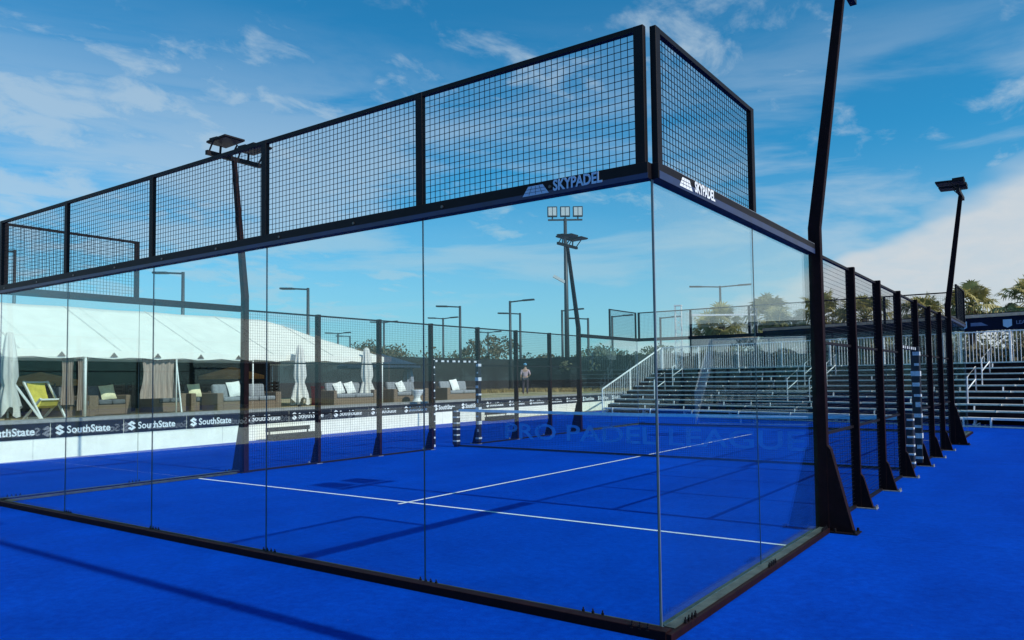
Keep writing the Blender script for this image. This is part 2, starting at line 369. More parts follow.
def end_wall(yc, s, name, label):
    """glass end wall along x at y=yc; s = outward y direction"""
    root = empty(name, (-5, yc, 0), label, 'court wall'); o = Vector((-5, yc, 0))
    def rel(mb): return mb.move(-o.x, -o.y)
    for i in range(5):
        a, b = -10+2*i+.004, -10+2*i+1.996
        p = rel(MB().box(a, b, yc-.006, yc+.006, ZG, ZB+.03)).build('glass_pane', GLASS, root)
        rel(MB().box(b+.001, b+.006, yc-.0062, yc+.0062, ZG, ZB)).build('joint_strip', JOINT, p)
    y0, y1 = sorted((yc+s*.012, yc+s*.10))
    rel(MB().box(-10.08, .08, y0, y1, .0, .062)).build('base_rail', STEEL_POST, root, bevel=.004)
    y0, y1 = sorted((yc-s*.095, yc-s*.010))
    rel(MB().box(-9.98, -.02, y0, y1, .004, .030)).build('inner_channel', DUSTY, root, bevel=.003)
    mb = MB()
    for i in range(1, 5): bolts(mb, 'x', yc-s*.035, -10+2*i-.0, .036, 4)
    bolts(mb, 'x', yc-s*.05, -.52, .034, 3, pitch=.075); bolts(mb, 'x', yc+s*.09, -.10, .052, 3); bolts(mb, 'x', yc+s*.05, -9.9, .068, 4)
    rel(mb).build('clamp_bolts', STEEL, root)
    y0, y1 = sorted((yc-s*.035, yc+s*.052))
    tb = rel(MB().box(-10.05, -.0, y0, y1, ZB, ZB2)).build('top_beam', STEEL, root, bevel=.004)
    y0, y1 = sorted((yc+s*.0522, yc+s*.054)); rel(MB().box(-10.0, -.0, y0, y1, ZB+.001, ZB+.036)).build('reflection_strip', TURF_REFL, tb)  # thin strip carrying the painted turf reflection
    mb = MB()
    for i in range(11): mb.lathe([(0,.012),(.012,.008),(.014,0)], (0,0,0), 8)
    mb = MB()
    for i in range(10):
        x = -9.75+i*1.0; mb.tube([(x, yc+s*.050, 2.985), (x, yc+s*.060, 2.985)], .012, 6)
    rel(mb).build('beam_bolts', BOLT, root)
    for i in range(6):
        x = -10+2*i
        if i == 5: x = -.055
        if i == 0: x = -9.93
        y0, y1 = sorted((yc+s*.0, yc+s*.045))
        rel(MB().box(x-.036, x+.036, y0, y1, ZB2-.03, ZT+.006)).build('post', STEEL, root, bevel=.004)
    for i in range(5):
        a = -10+2*i+.04; b = -10+2*i+1.96
        if i == 4: b = -.10
        if i == 0: a = -9.9
        rel(mesh_wires('x', yc+s*.008, a, b, ZB2, ZT-.02)).build('wire_mesh', WIRE, root)
    y0, y1 = sorted((yc+s*.003, yc+s*.042))
    rel(MB().box(-9.93, -.055, y0, y1, ZT-.03, ZT+.005)).build('top_rail', STEEL, root)
    return root, rel
near, rel = end_wall(0, -1, 'glass_end_wall', 'nearest glass end wall of the padel court with wire mesh along its top')
far, _ = end_wall(20, 1, 'glass_end_wall', 'far glass end wall of the padel court beyond the net')

# printed name on the beams
def beam_print(root, orig, right, rootloc, white):
    """court pictogram and lettering; orig = left end of print on the beam face"""
    R = Vector(right); U = Vector((0,0,1)); O = Vector(orig)-Vector(rootloc); n = R.cross(U)
    P = lambda a, b, k=.001: O+R*a+U*b+n*(k+.0018)
    mb = MB()
    tl, tr_, br, bl = (.05,.068),(.175,.068),(.225,.0),(.0,.0)
    mb.quad(P(*bl), P(*br), P(*tr_), P(*tl))
    ic = mb.build('court_pictogram', white, root)
    mb = MB()
    for z in (.022,.045): mb.quad(P(.02,z-.0012,.003), P(.20,z-.0012,.003), P(.20,z+.0012,.003), P(.02,z+.0012,.003))
    for t in (.25,.5,.75):
        a0, a1 = .225*t, .05+.125*t
        mb.quad(P(a0-.0015,.004,.0025), P(a0+.0015,.004,.0025), P(a1+.0015,.064,.0025), P(a1-.0015,.064,.0025))
    mb.build('pictogram_lines', STEEL, ic)
    text_mesh('lettering', 'SKYPADEL', .105, white, P(.262,.008,.0035), R, U, root, .001, .0032, .80)
beam_print(near, (-.985,-.0525,2.945), (1,0,0), (-5,0,0), LOGO)

SIDE_Y = [4, 5.7, 7.4, 9.1, 10.9, 12.6, 14.3, 16]
def side_wall(xc, s, label):
    root = empty('side_wall', (xc, 10, 0), label, 'court wall')
    def rel(mb): return mb.move(-xc, -10)
    for a in (0, 2, 16, 18):
        p = rel(MB().box(xc-.006, xc+.006, a+.004, a+1.996, ZG, ZB+.03)).build('glass_pane', GLASS, root)
        if a in (0, 16): rel(MB().box(xc-.003, xc+.0062, a+1.998, a+2.002, ZG, ZB)).build('joint_strip', JOINT, p)
    for ya in (0, 20):
        yy = ya+(.010 if ya == 0 else -.010)
        rel(MB().box(xc-.006, xc+.0065, yy-.005, yy+.005, ZG, ZB)).build('corner_strip', CORNER, root)
    for a, b in ((0.0, 3.90), (16.1, 20.0)):
        x0, x1 = sorted((xc+s*.012, xc+s*.115))
        br = rel(MB().box(x0, x1, a-.095 if a == 0 else a, b+.095 if b == 20 else b, 0, .050)).build('base_rail', STEEL_POST, root, bevel=.004)
        x0, x1 = sorted((xc+s*.014, xc+s*.085)); rel(MB().box(x0, x1, a+.02, b-.02, .0505, .056)).build('rail_cap', DUSTY, br)
        x0, x1 = sorted((xc-s*.055, xc-s*.010))
        rel(MB().box(x0, x1, a+.1, b-.1, .004, .034)).build('inner_channel', DUSTY, root, bevel=.003)
        x0, x1 = sorted((xc-s*.035, xc+s*.052))
        tb = rel(MB().box(x0, x1, a+.001, b, ZB+.002, ZB2-.002)).build('top_beam', STEEL, root, bevel=.004)
        x0, x1 = sorted((xc+s*.0522, xc+s*.054)); rel(MB().box(x0, x1, a+.01, b-.01, ZB+.003, ZB+.055)).build('reflection_strip', TURF_REFL, tb)
        x0, x1 = sorted((xc+s*.0, xc+s*.052)); rel(MB().box(x0, x1, a+.1, b-.01, ZB2-.0015, ZB2+.002)).build('beam_cap', ALU_D, tb)
    mb = MB()
    for y in (.25, 2.0, 3.75): bolts(mb, 'y', xc+s*.097, y, .052, 4)
    for y in (16.25, 18.0): bolts(mb, 'y', xc+s*.06, y, .055, 3)
    rel(mb).build('clamp_bolts', STEEL, root)
    # raised mesh on the first and last two metres
    for a, b in ((.050, 1.96), (18.04, 19.950)):
        for y in (a, b):
            x0, x1 = sorted((xc+s*.0, xc+s*.045)); rel(MB().box(x0, x1, y-.036, y+.036, ZB2-.03, ZT+.006)).build('post', STEEL, root, bevel=.004)
        rel(mesh_wires('y', xc+s*.008, a+.042, b-.042, ZB2, ZT-.02)).build('wire_mesh', WIRE, root)
        x0, x1 = sorted((xc+s*.003, xc+s*.042)); rel(MB().box(x0, x1, a, b, ZT-.03, ZT+.005)).build('top_rail', STEEL, root)
    # mesh bays
    for i in range(7):
        a, b = SIDE_Y[i], SIDE_Y[i+1]; z0 = .03
        if i == 3: z0 = 2.13
        rel(mesh_wires('y', xc, a+.05, b-.05, z0, ZS-.03, t=.0026)).build('wire_mesh', WIRE, root)
        rel(MB().box(xc-.02, xc+.02, a+.03, b-.03, ZS-.03, ZS)).build('top_rail', STEEL, root)
        if i != 3:
            rel(MB().box(xc-.016, xc+.016, a+.03, b-.03, .985, 1.015)).build('middle_rail', STEEL, root)
            rel(MB().box(xc-.016, xc+.016, a+.03, b-.03, 1.985, 2.015)).build('middle_rail', STEEL, root)
            rel(MB().box(xc-.02, xc+.02, a+.03, b-.03, 0, .035)).build('bottom_rail', STEEL, root)
    # posts with outward gussets
    for y in SIDE_Y[1:-1]:
        x0, x1 = sorted((xc-s*.03, xc+s*.075))
        p = rel(MB().box(x0, x1, y-.035, y+.035, 0, ZS+.015)).build('post', STEEL_POST, root, bevel=.004)
        mb = MB(); mb.prism([(xc+s*.075,y-.033,.0),(xc+s*.22,y-.033,.0),(xc+s*.20,y-.033,.03),(xc+s*.105,y-.033,.38),(xc+s*.075,y-.033,.42)], (0,.066,0))
        rel(mb).build('gusset', STEEL_POST, p)
        x0, x1 = sorted((xc-s*.04, xc+s*.25)); mb = MB().box(x0, x1, y-.07, y+.07, 0, .012)
        for by in (-.05, .05): mb.lathe([(0,.03),(.012,.03),(.012,0)], (xc+s*.235, y+by, .012), 6)
        rel(mb).build('base_plate', ALU_D, p)
    # gate lintel with wrapped padding
    pad = rel(MB().box(xc-.035, xc+.035, 9.14, 10.86, 2.07, 2.13)).build('gate_lintel', STEEL, root)
    mb = MB()
    for k in range(8): mb.box(xc-.037, xc+.037, 9.2+k*.21, 9.2+k*.21+.07+.04*(k%2), 2.075, 2.12)
    rel(mb).build('lintel_band', PRINT, pad)
    # padded wraps beside the gate opening
    for y, full in ((10.9, 1), (9.1, 0)):
        cyy = y-.0; hw = .062 if full else .05
        if full:
            wr = rel(MB().box(xc-hw, xc+hw+.02*s, y-.06, y+.06, .06, 2.14)).build('padding_wrap', BANNER, root, bevel=.012)
            mb = MB()
            for k in range(11):
                z = .13+k*.185; q = .02*((k*7) % 4); mb.box(xc-hw-.004+q, xc+hw+.003+.02*s-.012*(k%2), y-.064, y+.063, z, z+.045+.022*(k % 3))
            rel(mb).build('padding_band', PRINT, wr)
        else:
            wr = rel(MB().box(xc-.045, xc+.045, y+.037, y+.075, .06, 2.14)).build('padding_wrap', LOGO_W, root, bevel=.008)
            mb = MB()
            for k in range(11): mb.box(xc-.047, xc+.047, y+.036, y+.078, .12+k*.185, .26+k*.185+.015*(k%3))
            rel(mb).build('padding_band', BANNER, wr)
    return root
right = side_wall(0, 1, 'near side wall of the padel court with the row of dark posts on the right')
left_ = side_wall(-10, -1, 'opposite side wall of the padel court, nearest the white tent')
beam_print(right, (.0525,.33,2.945), (0,1,0), (0,10,0), LOGO_W)

# ------------------------------------------------------------------ light poles built into the court corners
def light_pole(x, y, s, label):
    root = empty('floodlight_pole', (x, y, 0), label, 'light pole', 'light poles standing in the side walls of the court')
    mb = MB(); w = .07
    ring = [(0,0),(0,3.22),(.0,3.23),(.35*s,5.66)]
    def sect(cx_, z): return [(cx_-w, -w*.75, z), (cx_+w, -w*.75, z), (cx_+w, w*.75, z), (cx_-w, w*.75, z)]
    for cx_, z, w in ((s*.03,0,.07),(s*.03,3.22,.062),(s*.38,5.80,.044)): mb.v += sect(cx_, z)
    for i in range(2):
        for j in range(4): mb.f.append((i*4+j, i*4+(j+1)%4, i*4+4+(j+1)%4, i*4+4+j))
    mb.f += [(3,2,1,0),(8,9,10,11)]
    mb.build('pole', STEEL_POST, root, bevel=.006)
    mb = MB(); x0 = s*.10
    mb.prism([(x0,-.05,0),(s*.34,-.05,0),(s*.33,-.05,.03),(x0+s*.03,-.05,.86),(x0,-.05,.90)], (0,.10,0)); mb.build('gusset', STEEL_POST, root)
    w = .07; mb = MB(); a, b = sorted((-s*.06, s*.38)); mb.box(a, b, -.11, .11, 0, .014)
    for bx in (s*.16, s*.35):
        for by in (-.085, .085): mb.lathe([(0,.035),(.014,.035),(.014,0)], (bx, by, .014), 6)
    mb.build('base_plate', STEEL, root)
    tx = s*.38
    MB().box(tx-.035, tx+.035, -.58, .58, 5.80, 5.88).build('crossbar', STEEL, root)
    for k in (-.30, .30):
        MB().bar((tx, k, 5.84), (tx-s*.02, k, 6.02), .03).build('stub', STEEL, root)
        dirv = Vector((-s*1, 0, .03)).normalized(); upv = Vector((-s*.10, 0, 1)).normalized() if s > 0 else Vector((.10,0,1)).normalized()
        c = Vector((tx-s*.18, k, 6.08))
        h = MB().bar(c-dirv*.30, c+dirv*.28, .42, .04, up=(0,0,1)).build('lamp_head', STEEL, root, bevel=.008)
        MB().bar(c-dirv*.30+Vector((0,0,.055)), c-dirv*.06+Vector((0,0,.04)), .30, .06).build('driver_box', STEEL, h, bevel=.008)
        MB().bar(c-dirv*.28-Vector((0,0,.026)), c+dirv*.26-Vector((0,0,.026)), .38, .008).build('lens', DLENS, h)
        for q in (-.24, .24): MB().bar((tx, k+q*.95, 5.86), (c.x, k+q, 6.07), .022).build('bracket', STEEL, h)
    return root
light_pole(0, 4, 1, 'tall leaning light pole at the near right, rising out of the top of the picture')
light_pole(0, 16, 1, 'far right light pole with its lamp heads against the cloud bank')
light_pole(-10, 4, -1, 'light pole left of centre whose lamp heads overlap the mesh top')
light_pole(-10, 16, -1, 'far light pole near the picture centre, its base beyond the net')

# ------------------------------------------------------------------ net
root = empty('padel_net', (-5, 10, 0), 'black net across the court with blue white band and faint large lettering', 'net')
def zt(x): return .90 - .03*(1-abs(x)/5.0)
mb = MB()
for i in range(1, 248):
    x = -4.96+i*.04; mb.box(x-.0016, x+.0016, -.0013, .0013, .05, zt(x)-.02)
for j in range(1, 21):
    z = .05+j*.04; mb.box(-4.95, 4.95, .0011, .0040, z-.0016, z+.0016)
mb.build('net_mesh', WIRE, root)
mb = MB()
for i in range(20):
    a, b = -4.95+i*.495, -4.95+(i+1)*.495
    for yy in (-.006,): mb.prism([(a,-.006,zt(a)-.035),(b,-.006,zt(b)-.035),(b,-.006,zt(b)+.028),(a,-.006,zt(a)+.028)], (0,.012,0))
BAND = pm('pale_blue_band', (.30,.72,.92), .7, 0, .1, 6)
mb.build('net_band', BAND, root)
MB().box(-4.95, 4.95, -.012, .012, .012, .055).build('bottom_tape', BANNER, root)
text_mesh('lettering', 'PRO PADEL LEAGUE', .50, NETTXT, (-3.55,-.004,.27), (1,0,0), (0,0,1), root, .0005, .006, 1.52)
def net_post(x, label):
    root = empty('net_post', (x, 10, 0), label, 'net post', 'net posts with striped padding')
    MB().box(-.05, .05, -.05, .05, 0, .95).build('post', STEEL, root, bevel=.006)
    MB().box(-.075, .075, -.075, .075, .05, .98).build('padding_wrap', BANNER, root, bevel=.02)
    for k in range(6):
        z = .13+k*.145; mb = MB().box(-.05+.025*(k%2), .079, -.079, .045, z, z+.034)
        mb.build('padding_band', PRINT, root, bevel=.004)
net_post(-10, 'short padded net post at the left end of the net')
net_post(0, 'short padded net post at the right end of the net')

# ------------------------------------------------------------------ neighbouring court's floodlight mast (its shadow falls across the foreground turf)
root = empty('floodlight_mast', (3.7, -1.12, 0), 'tall slim floodlight mast beside the court, just right of the picture', 'light pole')
MB().tube([(0,0,0),(0,0,9.6)], [.075,.055], 12).build('pole', STEEL, root, smooth=True)
MB().box(-.04,.04,-.5,.5,9.6,9.68).build('crossbar', STEEL, root)
for k in (-.3,.3): MB().box(-.25,.25,k-.2,k+.2,9.74,9.80).build('lamp_head', STEEL, root)
MB().box(-.15,.15,-.15,.15,0,.02).build('base_plate', ALU_D, root)

# ------------------------------------------------------------------ white barrier with banners
root = empty('barrier_wall', (wx(7), 7, 0), 'long low white barrier with grey coping in front of the terrace', 'wall')
def wallpiece(y0, y1, xo0, xo1, z0, z1, name, mat, parent, base):
    mb = MB(); p = [(wx(y0)+xo1, y0, z0),(wx(y1)+xo1, y1, z0),(wx(y1)+xo0, y1, z0),(wx(y0)+xo0, y0, z0)]
    mb.prism(p, (0,0,z1-z0)); mb.move(-base[0], -base[1], -base[2]); return mb.build(name, mat, parent)
bw = (wx(7), 7, 0)
mb = MB()
for k in range(-8, 15):
    y = 2.4*k+.6; mb.box(wx(y)+.0005-bw[0], wx(y)+.004-bw[0], y-7-.008, y-7+.008, 0, .80)
mb.build('panel_joints', SEAM, root)
wallpiece(-22, 36, -.30, 0, 0, .80, 'wall_body', WALLW, root, bw)
wallpiece(-22, 36, -.62, .03, .803, .87, 'coping', COPING, root, bw)
LS = [(.05,.72),(.5,1),(.95,.72),(.72,.58),(.5,.72),(.42,.66),(.95,.33),(.95,.26),(.5,0),(.05,.26),(.28,.40),(.5,.28),(.58,.34),(.05,.67)]
pitch = 1.68
first = None
dirw = Vector((-.045,1,0)).normalized(); nrm = Vector((1,.045,0)).normalized()
for k in range(-9, 19):
    y = 3.54+pitch*k-.18
    base = Vector((wx(y)+.002, y, .46))
    if first is None:
        o = empty('sponsor_banner', base, None, None)
        mb = MB(); P = lambda a, b, t: dirw*a+Vector((0,0,b))+nrm*t
        mb.prism([P(.0,0,.002),P(pitch-.015,0,.002),P(pitch-.015,.338,.002),P(0,.338,.002)], nrm*.010)
        mb.build('banner_sheet', BANNER, o)
        mb = MB(); c = [(a*.22+.08, b*.24+.045) for a, b in LS]
        n0 = len(mb.v); mb.v += [tuple(P(a,b,.0135)) for a,b in c]; mb.f.append(tuple(range(n0, n0+len(c))))
        mb.build('emblem', LOGO_W, o)
        text_mesh('lettering', 'SouthState', .235, LOGO_W, P(.34,.085,.013), dirw, (0,0,1), o, .0008, .004, .98)
        first = o
    else:
        o = copy_tree(first); o.location = base
    tag(o, 'black SouthState banner with white lettering fixed along the white barrier', 'banner', 'identical banners along the white barrier')

# ------------------------------------------------------------------ team benches at the barrier
def bench(x, y, label):
    o = empty('bench', (x, y, 0), label, 'bench', 'black benches against the white barrier', rz=.045)
    MB().box(-.05,.30,-.80,.95,.02,.17).build('seat', STEEL, o, bevel=.01)
    MB().box(-.02,.02,-.85,.75,.24,.36).build('backrest', STEEL, o, bevel=.01)
    for yy in (-.7,.7):
        MB().bar((-.035,yy,0),(-.035,yy,.35),.03).build('leg', STEEL, o)
bench(-16.05, 9.75, 'low black bench against the white barrier, seen between the near posts')
bench(-16.45, 20.3, 'low black bench against the white barrier, beyond the left net post')

# ------------------------------------------------------------------ marquee tent
root = empty('marquee_tent', (-21.2, 0, .78), 'big white frame tent with hipped roof and scalloped eave on the terrace', 'tent')
ex0, ex1, ty0, ty1, ze, zr = -24.6, -18.1, -16.0, 15.6, 2.52-.78, 3.92-.78
fx0, fx1 = ex0+21.2, ex1+21.2; xm = (fx0+fx1)/2
mb = MB()
nseg = 13; ys = [ty0+(ty1-ty0)*i/nseg for i in range(nseg+1)]
hip = 2.9
def roofz(x, y):
    t = min(1, abs(x-xm)/((fx1-fx0)/2)); z = zr+(ze-zr)*t
    e = min(abs(y-ty0), abs(ty1-y)); z = min(z, ze+(zr-ze)*min(1, e/hip))
    bay = (ty1-ty0)/nseg; sag = .05*sin(pi*((y-ty0)/bay % 1))**2
    return z - sag*(.4+.6*(1-abs(2*t-1)))
nx, ny = 24, 156
g0 = len(mb.v)
for j in range(ny+1):
    for i in range(nx+1):
        x = fx0+(fx1-fx0)*i/nx; y = ty0+(ty1-ty0)*j/ny; mb.v.append((x, y, roofz(x, y)))
for j in range(ny):
    for i in range(nx):
        a = g0+j*(nx+1)+i; mb.f.append((a, a+1, a+nx+2, a+nx+1))
mb.build('roof', TENT, root, smooth=True)
def valance(p0, p1, n, name='valance'):
    mb = MB(); p0, p1 = Vector(p0), Vector(p1)
    for i in range(n):
        a = p0+(p1-p0)*(i/n); b = p0+(p1-p0)*((i+1)/n); t = ((i+.5)/n*13) % 1
        mb.quad(a, b, b-Vector((0,0,.20+.03*sin(i*1.9))), a-Vector((0,0,.20+.03*sin((i-1)*1.9))))
    mb.build(name, TENT, root)
mb = MB()
for j in range(1, nseg):
    y = ys[j]; pts = [(x_, y, roofz(x_, y)+.006) for x_ in [fx0+(fx1-fx0)*i/12 for i in range(13)]]
    mb = MB()
    for p, q in zip(pts, pts[1:]): mb.bar(p, q, .05, .012)
    mb.build('roof_seam', SEAM, root)
valance((fx1,ty0,ze),(fx1,ty1,ze), 80); valance((fx0,ty1,ze),(fx1,ty1,ze), 16)
valance((fx0,ty0,ze),(fx0,ty1,ze), 80)
pys = [15.55,10.0,7.49,5.01,0,-5,-10,-15.9]
for i, y in enumerate(pys):
    for x in (fx1-.04, fx0+.04):
        MB().tube([(x,y,0),(x,y,ze)], .022, 8).build('tent_pole', WHITE_M, root, smooth=True)
mb = MB()
for y in (4.4,5.7,6.9,8.2,9.45,-.5,-3):
    mb.prism([(fx1+.02,y-.10,ze-.17),(fx1+.02,y+.10,ze-.17),(fx1+.02,y,ze-.05)], (.012,0,0))
mb.build('eave_bracket', STEEL, root)
def curtain(y0, y1, x, z0, spread):
    mb = MB(); n = 30; rows = 12; g = len(mb.v)
    for j in range(rows+1):
        t = j/rows; z = ze-.05-(ze-.05-z0)*t
        for i in range(n+1):
            s = i/n; c = (y0+y1)/2; wd = (y1-y0)*(1-.45*sin(pi*min(1,t*1.15))*.5*spread)
            mb.v.append((x+.05*sin(s*32)*(.5+t*.5), c+(s-.5)*wd, z))
    for j in range(rows):
        for i in range(n):
            a = g+j*(n+1)+i; mb.f.append((a, a+1, a+n+2, a+n+1))
    mb.build('curtain', CURTAIN, root, smooth=True)
curtain(4.46, 4.78, fx1-.15, .35, 1); curtain(4.85, 5.12, fx1-.15, .2, 1); curtain(6.5, 7.55, fx1-.15, .45, .8)
MB().bar((fx1-.1,7.5,1.6),(fx1+.18,7.52,.03), .035).build('support_strut', WHITE_M, root)
# tie rope of the near curtain pole
MB().tube([(fx1-.08,5.02,.05),(fx1-.08,5.02,ze)], .04, 8).build('tent_pole', WHITE_M, root, smooth=True)
MB().box(fx0+.05, fx0+.09, ty0+.2, ty1-.2, .0, ze-.1).build('back_wall', BACKW, root)  # solid dark sheet added so the tent interior reads as shaded

# ------------------------------------------------------------------ terrace furniture
TZ = .78
def cushion(x0,x1,y0,y1,z0,z1): return MB().box(x0,x1,y0,y1,z0,z1)
def sofa(x, y, width, label, cmat=CUSH, group=None, rz=0, n=2, name='wicker_sofa', cat='sofa', arm=.16):
    """faces +x; origin at centre of its footprint"""
    o = empty(name, (x, y, TZ), label, cat, group, rz=rz); h = width/2
    MB().box(-.40,.40,-h+arm+.001,h-arm-.001,.04,.30).build('base', WICKER, o, bevel=.015)
    MB().box(-.40,-.26,-h+arm+.001,h-arm-.001,.30,.62).build('back_frame', WICKER, o, bevel=.015)
    for s in (-1, 1):
        a, b = sorted((s*h, s*(h-arm))); MB().box(-.41,.41,a,b,.03,.56).build('arm', WICKER, o, bevel=.02)
    cw = (width-2*arm)/n
    for i in range(n):
        a = -h+arm+i*cw
        cushion(-.24,.42,a+.01,a+cw-.01,.305,.44).build('seat_cushion', cmat, o, bevel=.045, smooth=True, seg=3)
        mb = cushion(-.08,.08,a+.015,a+cw-.015,.0,.42)
        q = mb.build('back_cushion', cmat, o, bevel=.06, smooth=True, seg=3); q.location = (-.17,0,.40); q.rotation_euler = (0,-.18,0)
    return o
def pillow(x, y, z, mat, label, rx=0, rz=0, stripe=False, size=.42):
    mb = MB(); n = 8; g = 0
    for sgn in (1,-1):
        g = len(mb.v)
        for j in range(n+1):
            for i in range(n+1):
                a, b = i/n*2-1, j/n*2-1
                t = .075*(max(0,(1-a**4)*(1-b**4)))**.5; k = 1-.06*(a*a*b*b)*0-.05*(1-abs(a))*abs(b)-.05*(1-abs(b))*abs(a)
                mb.v.append((sgn*t, a*size/2*k, b*size/2*k+size/2))
        for j in range(n):
            for i in range(n):
                a = g+j*(n+1)+i; q = (a, a+1, a+n+2, a+n+1); mb.f.append(q if sgn > 0 else q[::-1])
    o = mb.build('throw_pillow', [mat, PIL_K], smooth=True)
    if stripe:
        for p in o.data.polygons:
            c = p.center; 
            if (c.y//.09) % 2 == 0: p.material_index = 1
    o.location = (x, y, z); o.rotation_euler = (rx, -.35, rz)
    return tag(o, label, 'pillow')
sofa(-18.9, 4.95, .9, 'charcoal cushioned wicker armchair just right of the yellow deck chair', n=1, name='wicker_armchair', cat='armchair', rz=.25)
sofa(-19.3, 6.05, 1.1, 'wicker loveseat with charcoal cushions and a cream pillow, left of the drapes', n=2, name='wicker_loveseat', cat='loveseat', rz=.1)
pillow(-19.28, 6.2, TZ+.44, PIL_C, 'cream pillow on the charcoal loveseat left of the wide drape', rx=.1)
sofa(-19.3, 7.75, 1.0, 'wicker loveseat under the wide drape with a black and white striped pillow', n=2, name='wicker_loveseat', cat='loveseat')
pillow(-19.28, 7.6, TZ+.44, PIL_W, 'black and white striped pillow on the loveseat beside the wide drape', rx=-.2, stripe=True)
sofa(-19.2, 8.75, .8, 'small wicker armchair with one cream pillow left of the long sofa', n=1, name='wicker_armchair', cat='armchair')
pillow(-19.18, 8.75, TZ+.44, PIL_C, 'cream pillow on the small wicker armchair', rx=.05)
sofa(-18.3, 9.75, 2.25, 'long wicker sofa with light grey cushions behind the light pole', cmat=CUSH_L, n=3, arm=.2)
pillow(-18.3, 9.55, TZ+.44, PIL_W, 'large white pillow at the middle of the long grey sofa', rx=.1, size=.48)
sofa(-18.0, 13.75, 1.95, 'wicker sofa with two white pillows between the two white closed umbrellas', n=2, cmat=CUSH_L, arm=.13)
pillow(-18.0, 13.45, TZ+.44, PIL_W, 'left one of two white pillows on the sofa in front of the red cooler', rx=.22)
pillow(-18.0, 13.95, TZ+.44, PIL_W, 'right one of two white pillows on the sofa in front of the red cooler', rx=.2)
sofa(-18.2, 16.75, 1.9, 'wicker sofa with a white pillow beside the round white side table', n=2, cmat=CUSH_L, arm=.2)
pillow(-18.2, 16.7, TZ+.44, PIL_W, 'white pillow on the sofa beside the round white side table', rx=.25)
sofa(-18.4, 20.1, 2.1, 'rightmost wicker sofa seen through the gate opening above the net post', n=2, cmat=CUSH_L, arm=.2)
pillow(-18.4, 20.1, TZ+.44, PIL_W, 'white pillow on the rightmost sofa above the net post', rx=.1, size=.48)
for i, (x, y) in enumerate([(-21.6,3.4),(-21.9,5.3),(-21.5,7.0),(-21.8,8.7),(-21.6,10.6),(-21.7,12.6)]):
    o = empty('dining_table', (x, y, TZ), 'dark square dining table in the shade under the tent', 'table', 'dark dining tables under the tent')
    MB().box(-.4,.4,-.4,.4,.70,.74).build('tabletop', DWOOD, o, bevel=.008)
    for a in (-.34,.34):
        for b in (-.34,.34): MB().box(a-.03,a+.03,b-.03,b+.03,0,.70).build('leg', DWOOD, o)
    for k, (dx, dy, rz) in enumerate(((.75,0,0),(0,.75,pi/2),(0,-.75,-pi/2))):
        c = empty('dining_chair', (x+dx, y+dy, TZ), 'dark wooden dining chair at a table in the shade under the tent', 'chair', 'dark dining chairs under the tent', rz=rz+.2*((i+k)%3-1))
        MB().box(-.21,.21,-.22,.22,.43,.47).build('seat', DWOOD, c, bevel=.01)
        mb = MB()
        for q in (.56,.68,.80): mb.box(.19,.215,-.20,.20,q,q+.06)
        mb.bar((.20,-.205,.47),(.20,-.205,.90),.03); mb.bar((.20,.205,.47),(.20,.205,.90),.03); mb.build('backrest', DWOOD, c)
        for a in (-.18,.18):
            for b in (-.19,.19): MB().box(a-.018,a+.018,b-.018,b+.018,0,.43).build('leg', DWOOD, c)
# side table
mb = MB().lathe([(0,.0),(.24,0),(.23,.03),(.13,.18),(.12,.26),(.22,.44),(.24,.50),(.24,.52),(0,.52)], (0,0,0), 20)
tag(ground_mesh(mb, 'side_table', WHITE_M, (-17.25,16.45,TZ), smooth=True), 'round white waisted side table on the terrace edge', 'side table')
# cooler
o = empty('cooler', (-20.0,14.6,TZ), 'red cooler with white lid behind the sofa with two pillows', 'cooler')
MB().box(-.3,.3,-.55,.55,.0,.62).build('body', RED, o, bevel=.03); MB().box(-.32,.32,-.57,.57,.625,.70).build('lid', RED, o, bevel=.02)
# yellow deck chair
o = empty('deck_chair', (-18.6,4.22,TZ), 'folding deck chair with white frame and yellow canvas sling', 'deck chair', rz=.15)
mb = MB()
for s in (-.30,.30): mb.bar((.45,s,.0),(-.35,s,.95),.045)
for z, x in ((.93,-.34),(.02,.44)): mb.bar((x,-.30,z),(x,.30,z),.04)
mb.build('back_frame', WHITE_M, o)
mb = MB()
for s in (-.25,.25): mb.bar((-.40,s,.0),(.30,s,.52),.045)
for z, x in ((.50,.29),(.03,-.38)): mb.bar((x,-.25,z),(x,.25,z),.04)
mb.build('front_frame', WHITE_M, o)
mb = MB(); pts = [(-.33,.92),(-.26,.70),(-.12,.42),(.05,.28),(.20,.34),(.29,.50)]
for (a, b), (c, e) in zip(pts, pts[1:]): mb.quad((a,-.22,b),(a,.22,b),(c,.22,e),(c,-.22,e))
mb.build('canvas_sling', YELLOW, o, smooth=True)

